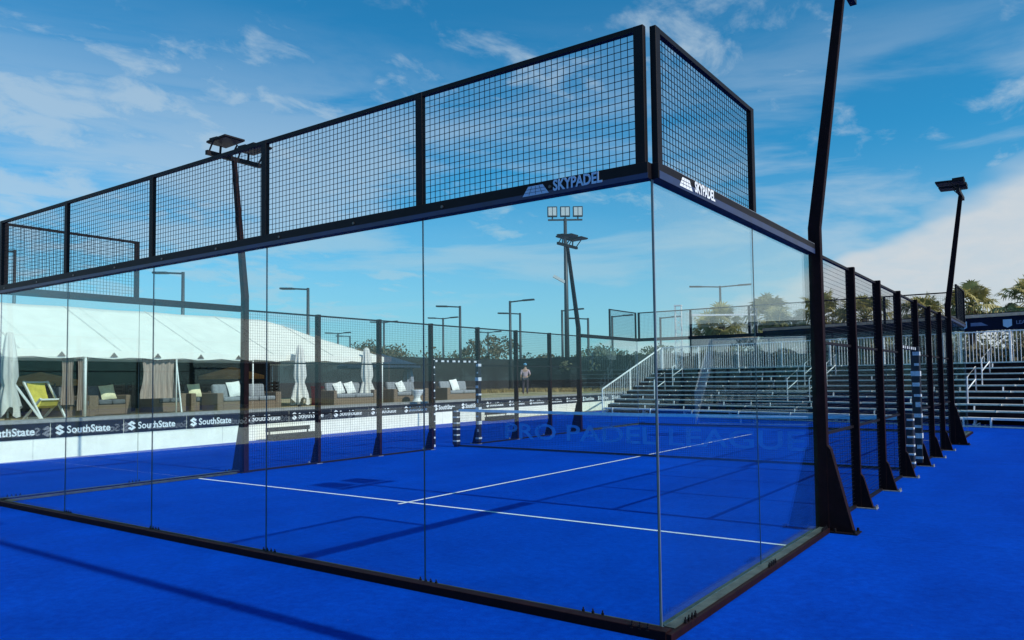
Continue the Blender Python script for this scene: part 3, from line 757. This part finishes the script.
def closed_umbrella(x, y, h, label, mat=CANVAS, r=.2, seed=1, base=True):
    rnd = random.Random(seed)
    o = empty('closed_umbrella', (x, y, TZ), label, 'umbrella')
    MB().tube([(0,0,0),(0,0,h)], .024, 8).build('pole', WHITE_M, o, smooth=True)
    mb = MB(); k = 32; prof = [(h+.04,.01),(h+.02,.06),(h-.10,.085),(h*.85,.10),(h*.68,.135),(h*.52,.155),(h*.42,.11),(h*.34,.15),(h*.22,.20),(h*.12,.225)]
    g = 0; ph = [rnd.uniform(0,6) for _ in range(4)]
    for i, (z, rr) in enumerate(prof):
        for j in range(k):
            t = 2*pi*j/k; f = 1+.28*sin(8*t+ph[0]+z)*min(1,i/3)+.12*sin(3*t+ph[1])
            dz = (.13*sin(4*t+ph[2]) if i == len(prof)-1 else 0)*h/2
            mb.v.append((rr*r/.2*f*cos(t), rr*r/.2*f*sin(t), z+dz))
    for i in range(len(prof)-1):
        for j in range(k): q = i*k; mb.f.append((q+j, q+k+j, q+k+(j+1)%k, q+(j+1)%k))
    mb.build('canopy', mat, o, smooth=True)
    MB().lathe([(0,.12),(.05,.12),(.06,.07),(.26,.05),(.28,0)], (0,0,0), 16).build('base', STEEL, o)
closed_umbrella(-17.45, 2.98, 2.05, 'folded off white umbrella at the left edge of the picture', r=.2, seed=3)
closed_umbrella(-17.8, 11.52, 2.02, 'folded off white umbrella between the long sofa and the two pillow sofa', r=.22, seed=4)
closed_umbrella(-18.0, 14.62, 2.02, 'folded off white umbrella in front of the right corner of the tent', r=.24, seed=8)
closed_umbrella(-20.8, 19.75, 1.62, 'folded grey blue umbrella under the edge of the navy canopy', mat=CANVAS_B, r=.28, seed=9)
# guy strut of the left umbrella
tag(ground_mesh(MB().bar((0,0,.95),(.05,.62,.02),.05), 'prop_pole', WHITE_M, (-17.5,3.08,TZ)), 'white slanting prop pole leaning beside the leftmost folded umbrella', 'pole')

def open_umbrella(x, y, r, ze_, zt_, mat, label, k=8):
    o = empty('open_umbrella', (x, y, TZ), label, 'umbrella')
    MB().tube([(0,0,0),(0,0,zt_-.02)], .03, 8).build('pole', STEEL, o, smooth=True)
    mb = MB(); 
    for j in range(k):
        a, b = 2*pi*j/k, 2*pi*(j+1)/k
        A, B = (r*cos(a), r*sin(a), ze_), (r*cos(b), r*sin(b), ze_); mb.tri((0,0,zt_), A, B)
        mb.quad(A, (A[0],A[1],ze_-.12), (B[0],B[1],ze_-.12), B)
    mb.build('canopy', mat, o)
    mb = MB()
    for j in range(k):
        a = 2*pi*j/k; mb.bar((0,0,zt_-.06),(r*.98*cos(a),r*.98*sin(a),ze_-.02),.02)
    mb.build('ribs', STEEL, o)
open_umbrella(-21.4, 18.6, 1.75, 1.52, 2.05, CANVAS_N, 'open navy umbrella right of the tent corner')
open_umbrella(-22.6, 12.3, 1.15, 1.12, 1.45, CANVAS_O, 'open orange umbrella seen beneath the tent near the light pole')
open_umbrella(-22.8, 5.9, 1.3, .95, 1.25, CANVAS_O, 'open orange umbrella deep under the tent at the far left')

# ------------------------------------------------------------------ windscreen fences
def fence(p0, p1, z0, h, label, step=3.0, mat=SCREEN):
    p0, p1 = Vector((*p0, z0)), Vector((*p1, z0)); Lg = (p1-p0).length; n = max(1, round(Lg/step)); dv = (p1-p0)/n
    o = empty('windscreen_fence', p0, label, 'fence'); nr = dv.cross(Vector((0,0,1))).normalized()
    for i in range(n+1):
        q = dv*i; MB().tube([q, q+Vector((0,0,h+.05))], .03, 6).build('post', STEEL, o)
    Z = Vector((0,0,1))
    for i in range(n):
        a, b = dv*i+nr*.035, dv*(i+1)+nr*.035; MB().quad(a+Z*.05, b+Z*.05, b+Z*(h-.02*(i%3)), a+Z*h).build('screen', mat, o)
    mb = MB(); mb.bar(Z*h, dv*n+Z*h, .04); mb.bar(Z*(h*.5), dv*n+Z*(h*.5), .03); mb.build('rail', STEEL, o)
fence((-30,-14), (-30,41), TZ, 2.28, 'long black windscreen fence behind the tent and terrace')
fence((-30,41), (-3,39.5), TZ, 2.35, 'black windscreen fence closing the far end behind the court')
fence((-3.2,34.5), (16,31.5), 0, 2.1, 'dark screen fence behind the bleacher on the right')

# ------------------------------------------------------------------ person on the terrace
def skin(name, verts, edges, rad, mat, parent, root=0):
    me = bpy.data.meshes.new(name); me.from_pydata(verts, edges, []); me.materials.append(mat)
    o = bpy.data.objects.new(name, me); COL.objects.link(o); o.parent = parent
    sk = o.modifiers.new('skin', 'SKIN'); sk.use_smooth_shade = True
    for i, r_ in enumerate(rad):
        v = me.skin_vertices[0].data[i]; v.radius = (r_, r_) if not hasattr(r_, '__len__') else r_; v.use_root = (i == root)
    ss_ = o.modifiers.new('sub', 'SUBSURF'); ss_.levels = 1; ss_.render_levels = 2
    return o
o = empty('person', (-22.35,30.9,TZ), 'person in a blue cap, pink shirt and dark trousers standing by the fence', 'person', rz=.6)
V = [(0,0,.95),(0,0,1.15),(0,0,1.38),(0,0,1.48),(0,.01,1.56),(0,.02,1.66),
     (.10,0,.88),(.11,.02,.48),(.11,-.01,.08),(.11,.12,.04),(-.10,0,.88),(-.12,-.02,.48),(-.12,-.04,.08),(-.12,.09,.04),
     (.19,0,1.36),(.27,-.05,1.12),(.20,.16,1.02),(.10,.24,1.04),(-.19,0,1.36),(-.25,-.03,1.10),(-.24,.06,.87),(-.24,.10,.79)]
E_ = [(0,1),(1,2),(2,3),(3,4),(4,5),(0,6),(6,7),(7,8),(8,9),(0,10),(10,11),(11,12),(12,13),(2,14),(14,15),(15,16),(16,17),(2,18),(18,19),(19,20),(20,21)]
Rr = [(.14,.10),(.13,.09),(.15,.10),.055,.09,.085,.085,.06,.04,.035,.085,.06,.04,.035,.055,.042,.032,.025,.055,.042,.032,.025]
skin('body', V, E_, Rr, SKIN, o)
SI = [0,1,2,14,15,18,19]; mp_ = {a: i for i, a in enumerate(SI)}
skin('shirt', [V[i] for i in SI], [(0,1),(1,2),(2,3),(3,4),(2,5),(5,6)], [(.165,.125),(.155,.115),(.17,.12),.075,.06,.075,.06], SHIRT, o)
TI = [0,6,7,8,10,11,12]
skin('trousers', [V[i] for i in TI], [(0,1),(1,2),(2,3),(0,4),(4,5),(5,6)], [(.15,.11),.10,.075,.06,.10,.075,.06], TROUS, o)
mb = MB().lathe([(0,.13),(.05,.12),(.095,.06),(.10,0)], (0,.02,1.66), 14); mb.prism([(-.07,.09,1.67),(.07,.09,1.67),(.06,.20,1.665),(-.06,.20,1.665)], (0,0,.012))
mb.build('cap', CAPM, o)

# ------------------------------------------------------------------ bleacher
A = math.atan2(-4.1, 16.2)
bl = empty('bleacher', (-15.1, 26.75, 0), 'long grey aluminium bleacher with picket guard rails behind the court', 'bleacher', rz=A)
LEN, ROWS, RUN, RISE = 24.0, 10, .44, .195
for k in range(ROWS):
    z = .30+RISE*k; y = RUN*k
    MB().box(.0, LEN, y, y+.24, z-.07, z).build('seat_plank', ALU, bl, bevel=.006)
for k in range(ROWS):
    z = .30+RISE*k; y = RUN*k+.26
    MB().box(.02, LEN-.02, y, y+.012, z-.22, z+(RISE-.045 if k < ROWS-1 else -.04)).build('gap_shade_panel', GAP_SHADE, bl)  # added dark sheet behind each plank, painting the shade of the open gap
mb = MB(); i = 0; x = .06
while x < LEN:
    mb.bar((x,0.02,.06),(x,RUN*(ROWS-1)+.25,RISE*(ROWS-1)+.20),.045,.06)
    for k in range(0, ROWS):
        mb.bar((x,RUN*k+.12,0),(x,RUN*k+.12,.27+RISE*k),.035)
    for k in range(ROWS): mb.bar((x+.5,RUN*k-.022,.10+RISE*k if k else 0),(x+.5,RUN*k-.022,.31+RISE*k),.05,.04)
    if i % 3 == 1: mb.bar((x,.1,.05),(x+2.2,RUN*8,.05+RISE*7),.03)
    x += 2.2; i += 1
x = 1.0
while x < LEN:                                   # short risers, staggered from row to row
    k = random.randrange(0, ROWS-1)
    mb.bar((x,RUN*k+.235,.27+RISE*k),(x,RUN*k+.235,.24+RISE*(k+1)),.035); x += .42
mb.bar((0,.12,.02),(LEN,.12,.02),.05)
mb.build('support_frame', ALU, bl)
yb = RUN*(ROWS-1)+.36; zb = .30+RISE*(ROWS-1)
mb = MB(); n = int(LEN/.115)
for i in range(n+1): x = i*LEN/n; mb.bar((x,yb,zb-.1),(x,yb,zb+1.08),.016)
for z in (zb-.1, zb+1.08): mb.bar((0,yb,z),(LEN,yb,z),.04)
x = 0
while x <= LEN+.1: mb.bar((x,yb+.03,0),(x,yb+.03,zb+1.10),.05); x += 2.18
mb.build('rear_guard_rail', ALU, bl)
for X0, nm in ((-.06,'side_guard_rail'),(LEN+.06,'side_guard_rail')):
    mb = MB(); n = 34
    z_at = lambda y: 1.15+(zb+1.08-1.15)*y/yb
    for i in range(n+1):
        y = i*yb/n; mb.bar((X0,y,.1+ (zb-.2)*y/yb),(X0,y,z_at(y)),.014)
    mb.bar((X0,0,1.15),(X0,yb,zb+1.08),.05); mb.bar((X0,0,.1),(X0,yb,zb-.1),.04)
    for y in (0, yb*.45, yb): mb.bar((X0,y,0),(X0,y,z_at(y)),.05)
    mb.build(nm, ALU, bl)
for x in (2.2, 8.7, 9.6, 15.0):                 # aisle handrails
    mb = MB()
    for k in (2, 5):
        y, z = RUN*k+.1, .30+RISE*k
        mb.tube([(x,y,z),(x,y,z+.85),(x,y+RUN*1.7,z+.85+RISE*1.7),(x,y+RUN*1.7,z+RISE*2)], .022, 6)
        mb.tube([(x,y,z+.45),(x,y+RUN*1.7,z+.45+RISE*1.7)], .018, 6)
    mb.build('aisle_handrail', LOGO_W, bl, smooth=True)

# ------------------------------------------------------------------ trusses and banner frames behind the bleacher
def truss(x, y, h, label, mat):
    o = empty('truss_tower', (x, y, 0), label, 'truss tower', rz=.3); a = .16
    mb = MB()
    for i, j in ((-a,-a),(a,-a),(a,a),(-a,a)): mb.tube([(i,j,0),(i,j,h)], .025, 6)
    mb.build('chord', mat, o)
    mb = MB(); z = .1; f = 1
    while z < h-.35:
        for P0, P1 in (((-a,-a),(a,-a)),((a,-a),(a,a)),((a,a),(-a,a)),((-a,a),(-a,-a))):
            p, q = (P0, P1) if f > 0 else (P1, P0); mb.tube([(*p,z),(*q,z+.33)], .012, 5)
        z += .33; f = -f
    mb.build('lacing', mat, o)
    MB().box(-.2,.2,-.2,.2,h,h+.05).build('top_plate', mat, o)
truss(-14.1, 33.2, 5.4, 'white lattice truss tower behind the bleacher by the glass corner', WHITE_M)
truss(-11.0, 35.9, 5.2, 'grey lattice truss tower behind the bleacher beside the palm', ALU_D)
def banner_frame(p0, p1, zbot, ztop, zrail, label, logos, words_):
    p0, p1 = Vector((*p0,0)), Vector((*p1,0)); o = empty('banner_frame', p0, label, 'banner frame'); D_ = p1-p0; Z = Vector((0,0,1)); u_ = D_.normalized(); nn = u_.cross(Z)
    for t in (0, 1) if D_.length < 4 else (0,.33,.66,1): MB().bar(D_*t, D_*t+Z*zrail, .11).build('post', STEEL, o)
    MB().prism([D_*0+Z*zbot+nn*.07, D_+Z*zbot+nn*.07, D_+Z*ztop+nn*.07, D_*0+Z*ztop+nn*.07], nn*.02).build('banner', NAVY, o)
    MB().bar(D_*0+Z*(ztop+.06)+nn*.05, D_+Z*(ztop+.06)+nn*.05, .16, .13).build('top_trim', BROWN, o)
    MB().bar(Z*zrail, D_+Z*zrail, .12, .08).build('top_rail', ALU if zrail > ztop+.4 else STEEL, o)
    for t in logos:
        c = u_*t+Z*(zbot+(ztop-zbot)*.5)+nn*.094
        MB().quad(c-u_*.16-Z*.12, c+u_*.0-Z*.2, c+u_*.16-Z*.12, c+u_*.16+Z*.14).tri(c-u_*.16-Z*.12, c+u_*.16+Z*.14, c-u_*.16+Z*.14).build('emblem', LOGO, o)
        if t < 10: MB().quad(c+u_*.30-Z*.07, c+u_*.95-Z*.07, c+u_*.70+Z*.07, c+u_*.30+Z*.07).build('ribbon_mark', RIBBON, o)
        else: text_mesh('lettering', words_, .20, RIBBON, c+u_*.3-Z*.07, u_, Z, o, .001, .004, 1)
banner_frame((-13.3,32.9), (-10.6,34.9), 3.20, 3.66, 4.85, 'dark frame with navy banner strip in front of the palm behind the bleacher', [], '')
banner_frame((-10.2,35.0), (12,29.6), 3.42, 3.98, 4.1, 'long navy banner strip with brown trim above the bleacher guard rail', [9.35, 11.0], 'LEAGUE')

# ------------------------------------------------------------------ stadium mast and street lamps
o = empty('stadium_mast', (-28.99,46.3,0), 'very tall mast with three square floodlights above the court centre', 'light pole')
MB().tube([(0,0,0),(0,0,14.2)], [.22,.13], 12).build('pole', LAMPM, o, smooth=True)
dirc = Vector((cos(yaw), -sin(yaw), 0)); toc = Vector((-sin(yaw), -cos(yaw), 0))
a = dirc
MB().bar(Vector((0,0,14.1))-a*1.35, Vector((0,0,14.1))+a*1.35, .12).build('crossbar', LAMPM, o)
for k in (-1,0,1):
    c = Vector((0,0,14.75))+a*(k*1.0)
    h = MB().bar(c-toc*.14, c+toc*.12, .78, .82).build('floodlight', LAMPM, o, bevel=.03)
    MB().bar(c+toc*.123, c+toc*.135, .62, .64).build('lens', LENS, h)
    MB().bar(c+toc*.136-Vector((0,0,.34)), c+toc*.136+Vector((0,0,.34)), .06, .02).build('louvre', LAMPM, h)
    MB().bar(c-Vector((0,0,.6)), c-Vector((0,0,.4)), .08).build('bracket', LAMPM, h)
MB().bar(Vector((-.1,0,9.2)), Vector((-.1,0,9.2))-a*.9+Vector((0,0,.5)), .35, .2).build('side_floodlight', LENS, o)

GL = 'street lamps beyond the fences'
lamps = [ # x, y, h, arms, label
 (-34.98,17.81,7.46,'L','single arm street lamp rising above the tent roof, left of the first light pole'),
 (-33.68,24.92,7.16,'L','single arm street lamp over the hipped end of the tent'),
 (-32.79,37.87,6.97,'L','single arm lamp left of centre pointing left, over the folded grey umbrella'),
 (-29.85,39.95,7.29,'R','single arm lamp left of the stadium mast whose arm points right'),
 (-32.15,44.49,6.85,'L','single arm lamp just right of the lamp whose arm points right'),
 (-30.52,48.1,7.23,'R','short arm lamp directly beside the stadium mast'),
 (-27.83,47.61,6.39,'L','low dark lamp right of the stadium mast'),
 (-28.66,53.14,6.94,'R','far lamp beyond the corner mesh with its arm pointing right'),
 (-26.0,57.0,6.9,'R','far lamp just left of the near glass corner'),
 (-51.6,49.0,7.43,'T','tiny double arm lamp above the navy umbrella'),
 (-43.61,48.57,7.35,'T','tiny double arm lamp above the left gate posts'),
 (-46.37,58.94,6.64,'T','tiny double arm lamp between the trees beyond the fence'),
 (-59.15,49.81,6.72,'T','distant double arm lamp behind the tent slope'),
 (-65.66,57.44,6.99,'L','distant single arm lamp just right of the tent slope'),
 (-19.31,53.56,8.78,'T','tall double arm lamp over the palms behind the bleacher'),
 (-47.61,14.8,9.6,'L','street lamp at the left edge seen through the upper mesh'),
 (2.4,54.5,8.9,'L','street lamp at the right edge of the picture'),
]
for x, y, h, arms, lab in lamps:
    o = empty('street_lamp', (x, y, 0), lab, 'street lamp', GL)
    MB().tube([(0,0,0),(0,0,h)], [.12,.085], 8).build('pole', LAMPM, o, smooth=True)
    av = Vector((cos(yaw+.25), -sin(yaw+.25), 0))
    for s in ((-1,) if arms == 'L' else (1,) if arms == 'R' else (-1, 1)):
        Ln = 1.25 if arms != 'T' else (1.8 if y == 53.56 else .9)
        mb = MB().bar(Vector((0,0,h-.08)), av*s*Ln+Vector((0,0,h+.02)), .09, .09); ar = mb.build('arm', LAMPM, o)
        MB().bar(av*s*Ln*.75+Vector((0,0,h-.0)), av*s*(Ln+.55)+Vector((0,0,h+.04)), .34, .11).build('lamp_head', LAMPM, ar, bevel=.03)

# ------------------------------------------------------------------ palms
def palm(x, y, z0, h, R, seed, label):
    rnd = random.Random(seed)
    o = empty('palm_tree', (x, y, z0), label, 'palm tree', 'palms behind the bleacher')
    MB().tube([(0,0,0),(.05,0,h*.4),(.0,.05,h*.8),(0,0,h)], [.24,.19,.18,.2], 12).move(0,0,0).build('trunk', BARK, o, smooth=True)
    mb = MB(); md = MB()
    def fan(mb, az, el, L1, rad, n, droop):
        d0 = Vector((cos(az)*cos(el), sin(az)*cos(el), sin(el))); p0 = Vector((0,0,h)); p1 = p0+d0*L1+Vector((0,0,-.10*L1))
        mb.tube([p0, p0+d0*L1*.5+Vector((0,0,.03)), p1], [.03,.022,.018], 4)
        side = d0.cross(Vector((0,0,1))).normalized(); nn = side.cross(d0).normalized()
        roll = rnd.uniform(-.5,.5); side = (side*cos(roll)+nn*sin(roll)).normalized(); nn = side.cross(d0)
        for i in range(n):
            t = -1.75+3.5*i/(n-1); L2 = rad*(1-.22*abs(t)/1.75)*rnd.uniform(.88,1.08)
            dv = (d0*cos(t)+side*sin(t)); mid = p1+dv*L2*.55+nn*(.02*rnd.uniform(-1,1)); tip = p1+dv*L2+Vector((0,0,-droop*L2*rnd.uniform(.5,1.5)))
            wv = dv.cross(nn).normalized()*.050*rad/.9
            mb.quad(p1, mid+wv, tip, mid-wv)
    N_ = rnd.choice((24,28,32))
    for i in range(N_):
        az = i*2.39996+rnd.uniform(-.2,.2); el = radians(82-125*(i/(N_-1))**.9)+rnd.uniform(-.18,.18)
        fan(mb, az, el, R*rnd.uniform(.30,.60), R*rnd.uniform(.40,.62), 18, .25+.5*(i/N_)*rnd.uniform(.6,1.4))
    for i in range(12): fan(md, i*2.39996, radians(-50-rnd.uniform(0,25)), R*.35, R*.42, 12, .6)
    mb.build('crown', PALM, o); md.build('dry_skirt', PALM_D, o)
palm(-15.9, 44.5, 0, 5.0, 2.0, 1, 'palm framed by the dark banner frame behind the bleacher')
palm(-17.6, 46.5, 0, 4.6, 1.9, 2, 'palm partly behind the white truss tower')
palm(-8.6, 40.5, 0, 4.9, 1.9, 3, 'palm seen between the first and second dark posts')
palm(-6.0, 38.2, 0, 4.6, 1.8, 4, 'palm seen between the second and third dark posts')
palm(-3.9, 43.2, 0, 4.9, 1.6, 5, 'palm just left of the far right light pole')
palm(-1.75, 44.9, 0, 5.5, 1.75, 6, 'palm just right of the far right light pole')
palm(1.05, 39.8, 0, 5.1, 1.8, 7, 'palm cut by the right edge of the picture')
palm(-12.2, 42.5, 0, 5.3, 1.9, 8, 'palm behind the large side glass, left of the first dark post')
palm(-11.0, 40.4, 0, 4.4, 1.7, 18, 'low palm directly behind the glass beside the first dark post')

# ------------------------------------------------------------------ broadleaf trees
def tree(x, y, h, rx, seed, label, mat, nl=2600, leaf=.22):
    rnd = random.Random(seed)
    o = empty('broadleaf_tree', (x, y, 0), label, 'tree', 'trees beyond the fences')
    mb = MB(); mb.tube([(0,0,0),(.1,0,h*.3),(0,.1,h*.62)], [.26,.2,.12], 8); cl = []
    for i in range(9):
        t = i*2.4; e = Vector((cos(t)*rx*rnd.uniform(.4,.75), sin(t)*rx*rnd.uniform(.4,.75), h*rnd.uniform(.5,.88)))
        mb.tube([(0,0,h*rnd.uniform(.3,.5)), tuple(e*.5+Vector((0,0,h*.25))), tuple(e)], [.09,.06,.025], 5)
    mb.build('trunk', BARK, o, smooth=True)
    for i in range(30):
        t = rnd.uniform(0,6.28); q = rnd.random()**.6; zz_ = rnd.uniform(-.8,1)
        c = Vector((cos(t)*rx*q*(1-zz_*zz_*.5), sin(t)*rx*q*(1-zz_*zz_*.5), h*.66+zz_*h*.30)); cl.append((c, rnd.uniform(.3,.62)*rx*.55))
    mb = MB()
    for i in range(nl):
        c, rr = cl[rnd.randrange(len(cl))]; v = Vector((rnd.gauss(0,1),rnd.gauss(0,1),rnd.gauss(0,1))).normalized()*rr*rnd.random()**.35; v.z *= .75
        p = c+v; a1 = Vector((rnd.gauss(0,1),rnd.gauss(0,1),rnd.gauss(0,1))).normalized(); b1 = a1.orthogonal().normalized(); s = leaf*rnd.uniform(.6,1.3)
        mb.quad(p-a1*s*.5, p+b1*s*.32, p+a1*s*.5, p-b1*s*.32)
    mb.build('crown', mat, o)
def at(px, depth):   # plan position used only to keep this table readable: bearing (deg from +Y, clockwise) and distance
    return (2.12+depth*sin(radians(px)), -4.55+depth*cos(radians(px)))
T_ = [(-46.2,62,4.6,3.4,'wide brown green tree behind the navy umbrella',LEAF2),(-43.2,66,4.4,3.0,'brown green tree just left of the left gate posts',LEAF2),
 (-50.5,64,4.3,2.8,'tree peeping over the right slope of the tent',LEAF2),(-36.9,60,4.9,2.6,'round brown tree between the gate posts beyond the net',LEAF2),
 (-40.4,72,4.2,2.8,'low far tree left of the round brown tree',LEAF),(-33.2,62,3.5,2.6,'low tree behind the standing person',LEAF2),
 (-29.2,54,3.7,2.4,'dark green tree left of the bleacher guard rail',LEAF),(-27.0,55,3.6,2.4,'green tree behind the sloping bleacher guard rail',LEAF),
 (-24.5,56,3.8,2.6,'green tree behind the glass corner',LEAF),(-7.5,52,4.8,3.2,'dark tree between the palms behind the dark posts',LEAF),
 (-2.0,58,4.9,3.6,'dark tree between the two rightmost palms',LEAF),(-13.5,60,4.6,3.4,'dark tree low behind the side mesh',LEAF),(2.5,60,5.0,3.6,'dark tree beyond the right edge palm',LEAF),
 (-18.0,62,4.4,3.6,'dark tree low behind the side glass',LEAF)]
for i, (b_, D_, h, rx, lab, mt) in enumerate(T_):
    x, y = at(b_, D_); tree(x, y, h, rx, 40+i, lab, mt)

# ornamental grasses along the back fence: nobody could count them
mb = MB(); rnd = random.Random(11); hd = empty('hedge', (-9,38.6,0), 'long dense hedge of dark shrubs behind the bleacher guard rail', 'hedge', rz=-.2)
for i in range(15000):
    x = rnd.uniform(0,24); y = rnd.uniform(-.7,.7); z = rnd.uniform(.4,1)**.8*(3.1+.35*sin(x*1.3)+.25*sin(x*3.1+1)); p = Vector((x,y,z))
    a1 = Vector((rnd.gauss(0,1),rnd.gauss(0,1),rnd.gauss(0,1))).normalized(); b1 = a1.orthogonal().normalized(); q = rnd.uniform(.10,.24)
    mb.quad(p-a1*q*.5, p+b1*q*.34, p+a1*q*.5, p-b1*q*.34)
mb.build('foliage', LEAF2, hd)
MB().box(.2,23.8,-.3,.3,.1,2.75).build('dense_core', LEAF2, hd)
mb = MB()
for i in range(24): mb.tube([(i+.5,0,0),(i+.6,.1,1.6),(i+.4,0,2.6)], [.05,.04,.02], 5)
mb.build('stems', BARK, hd)
mb = MB(); rnd = random.Random(5)
for i in range(900):
    y = rnd.uniform(22, 40.5); x = -29.2+rnd.uniform(0,1.2)
    if rnd.random() < .45: x = rnd.uniform(-29,-17); y = 40.2-rnd.uniform(0,1.0)
    for j in range(9):
        a = rnd.uniform(0,6.28); l = rnd.uniform(.12,.32); p = Vector((x+rnd.gauss(0,.1), y+rnd.gauss(0,.1), TZ)); t = p+Vector((cos(a)*l*.45, sin(a)*l*.45, l)); w_ = Vector((-sin(a),cos(a),0))*.02
        mb.tri(p-w_, p+w_, t)
tag(mb.build('ornamental_grass', DRY), 'dry tan ornamental grasses growing along the foot of the black fence', 'grass', kind='stuff')
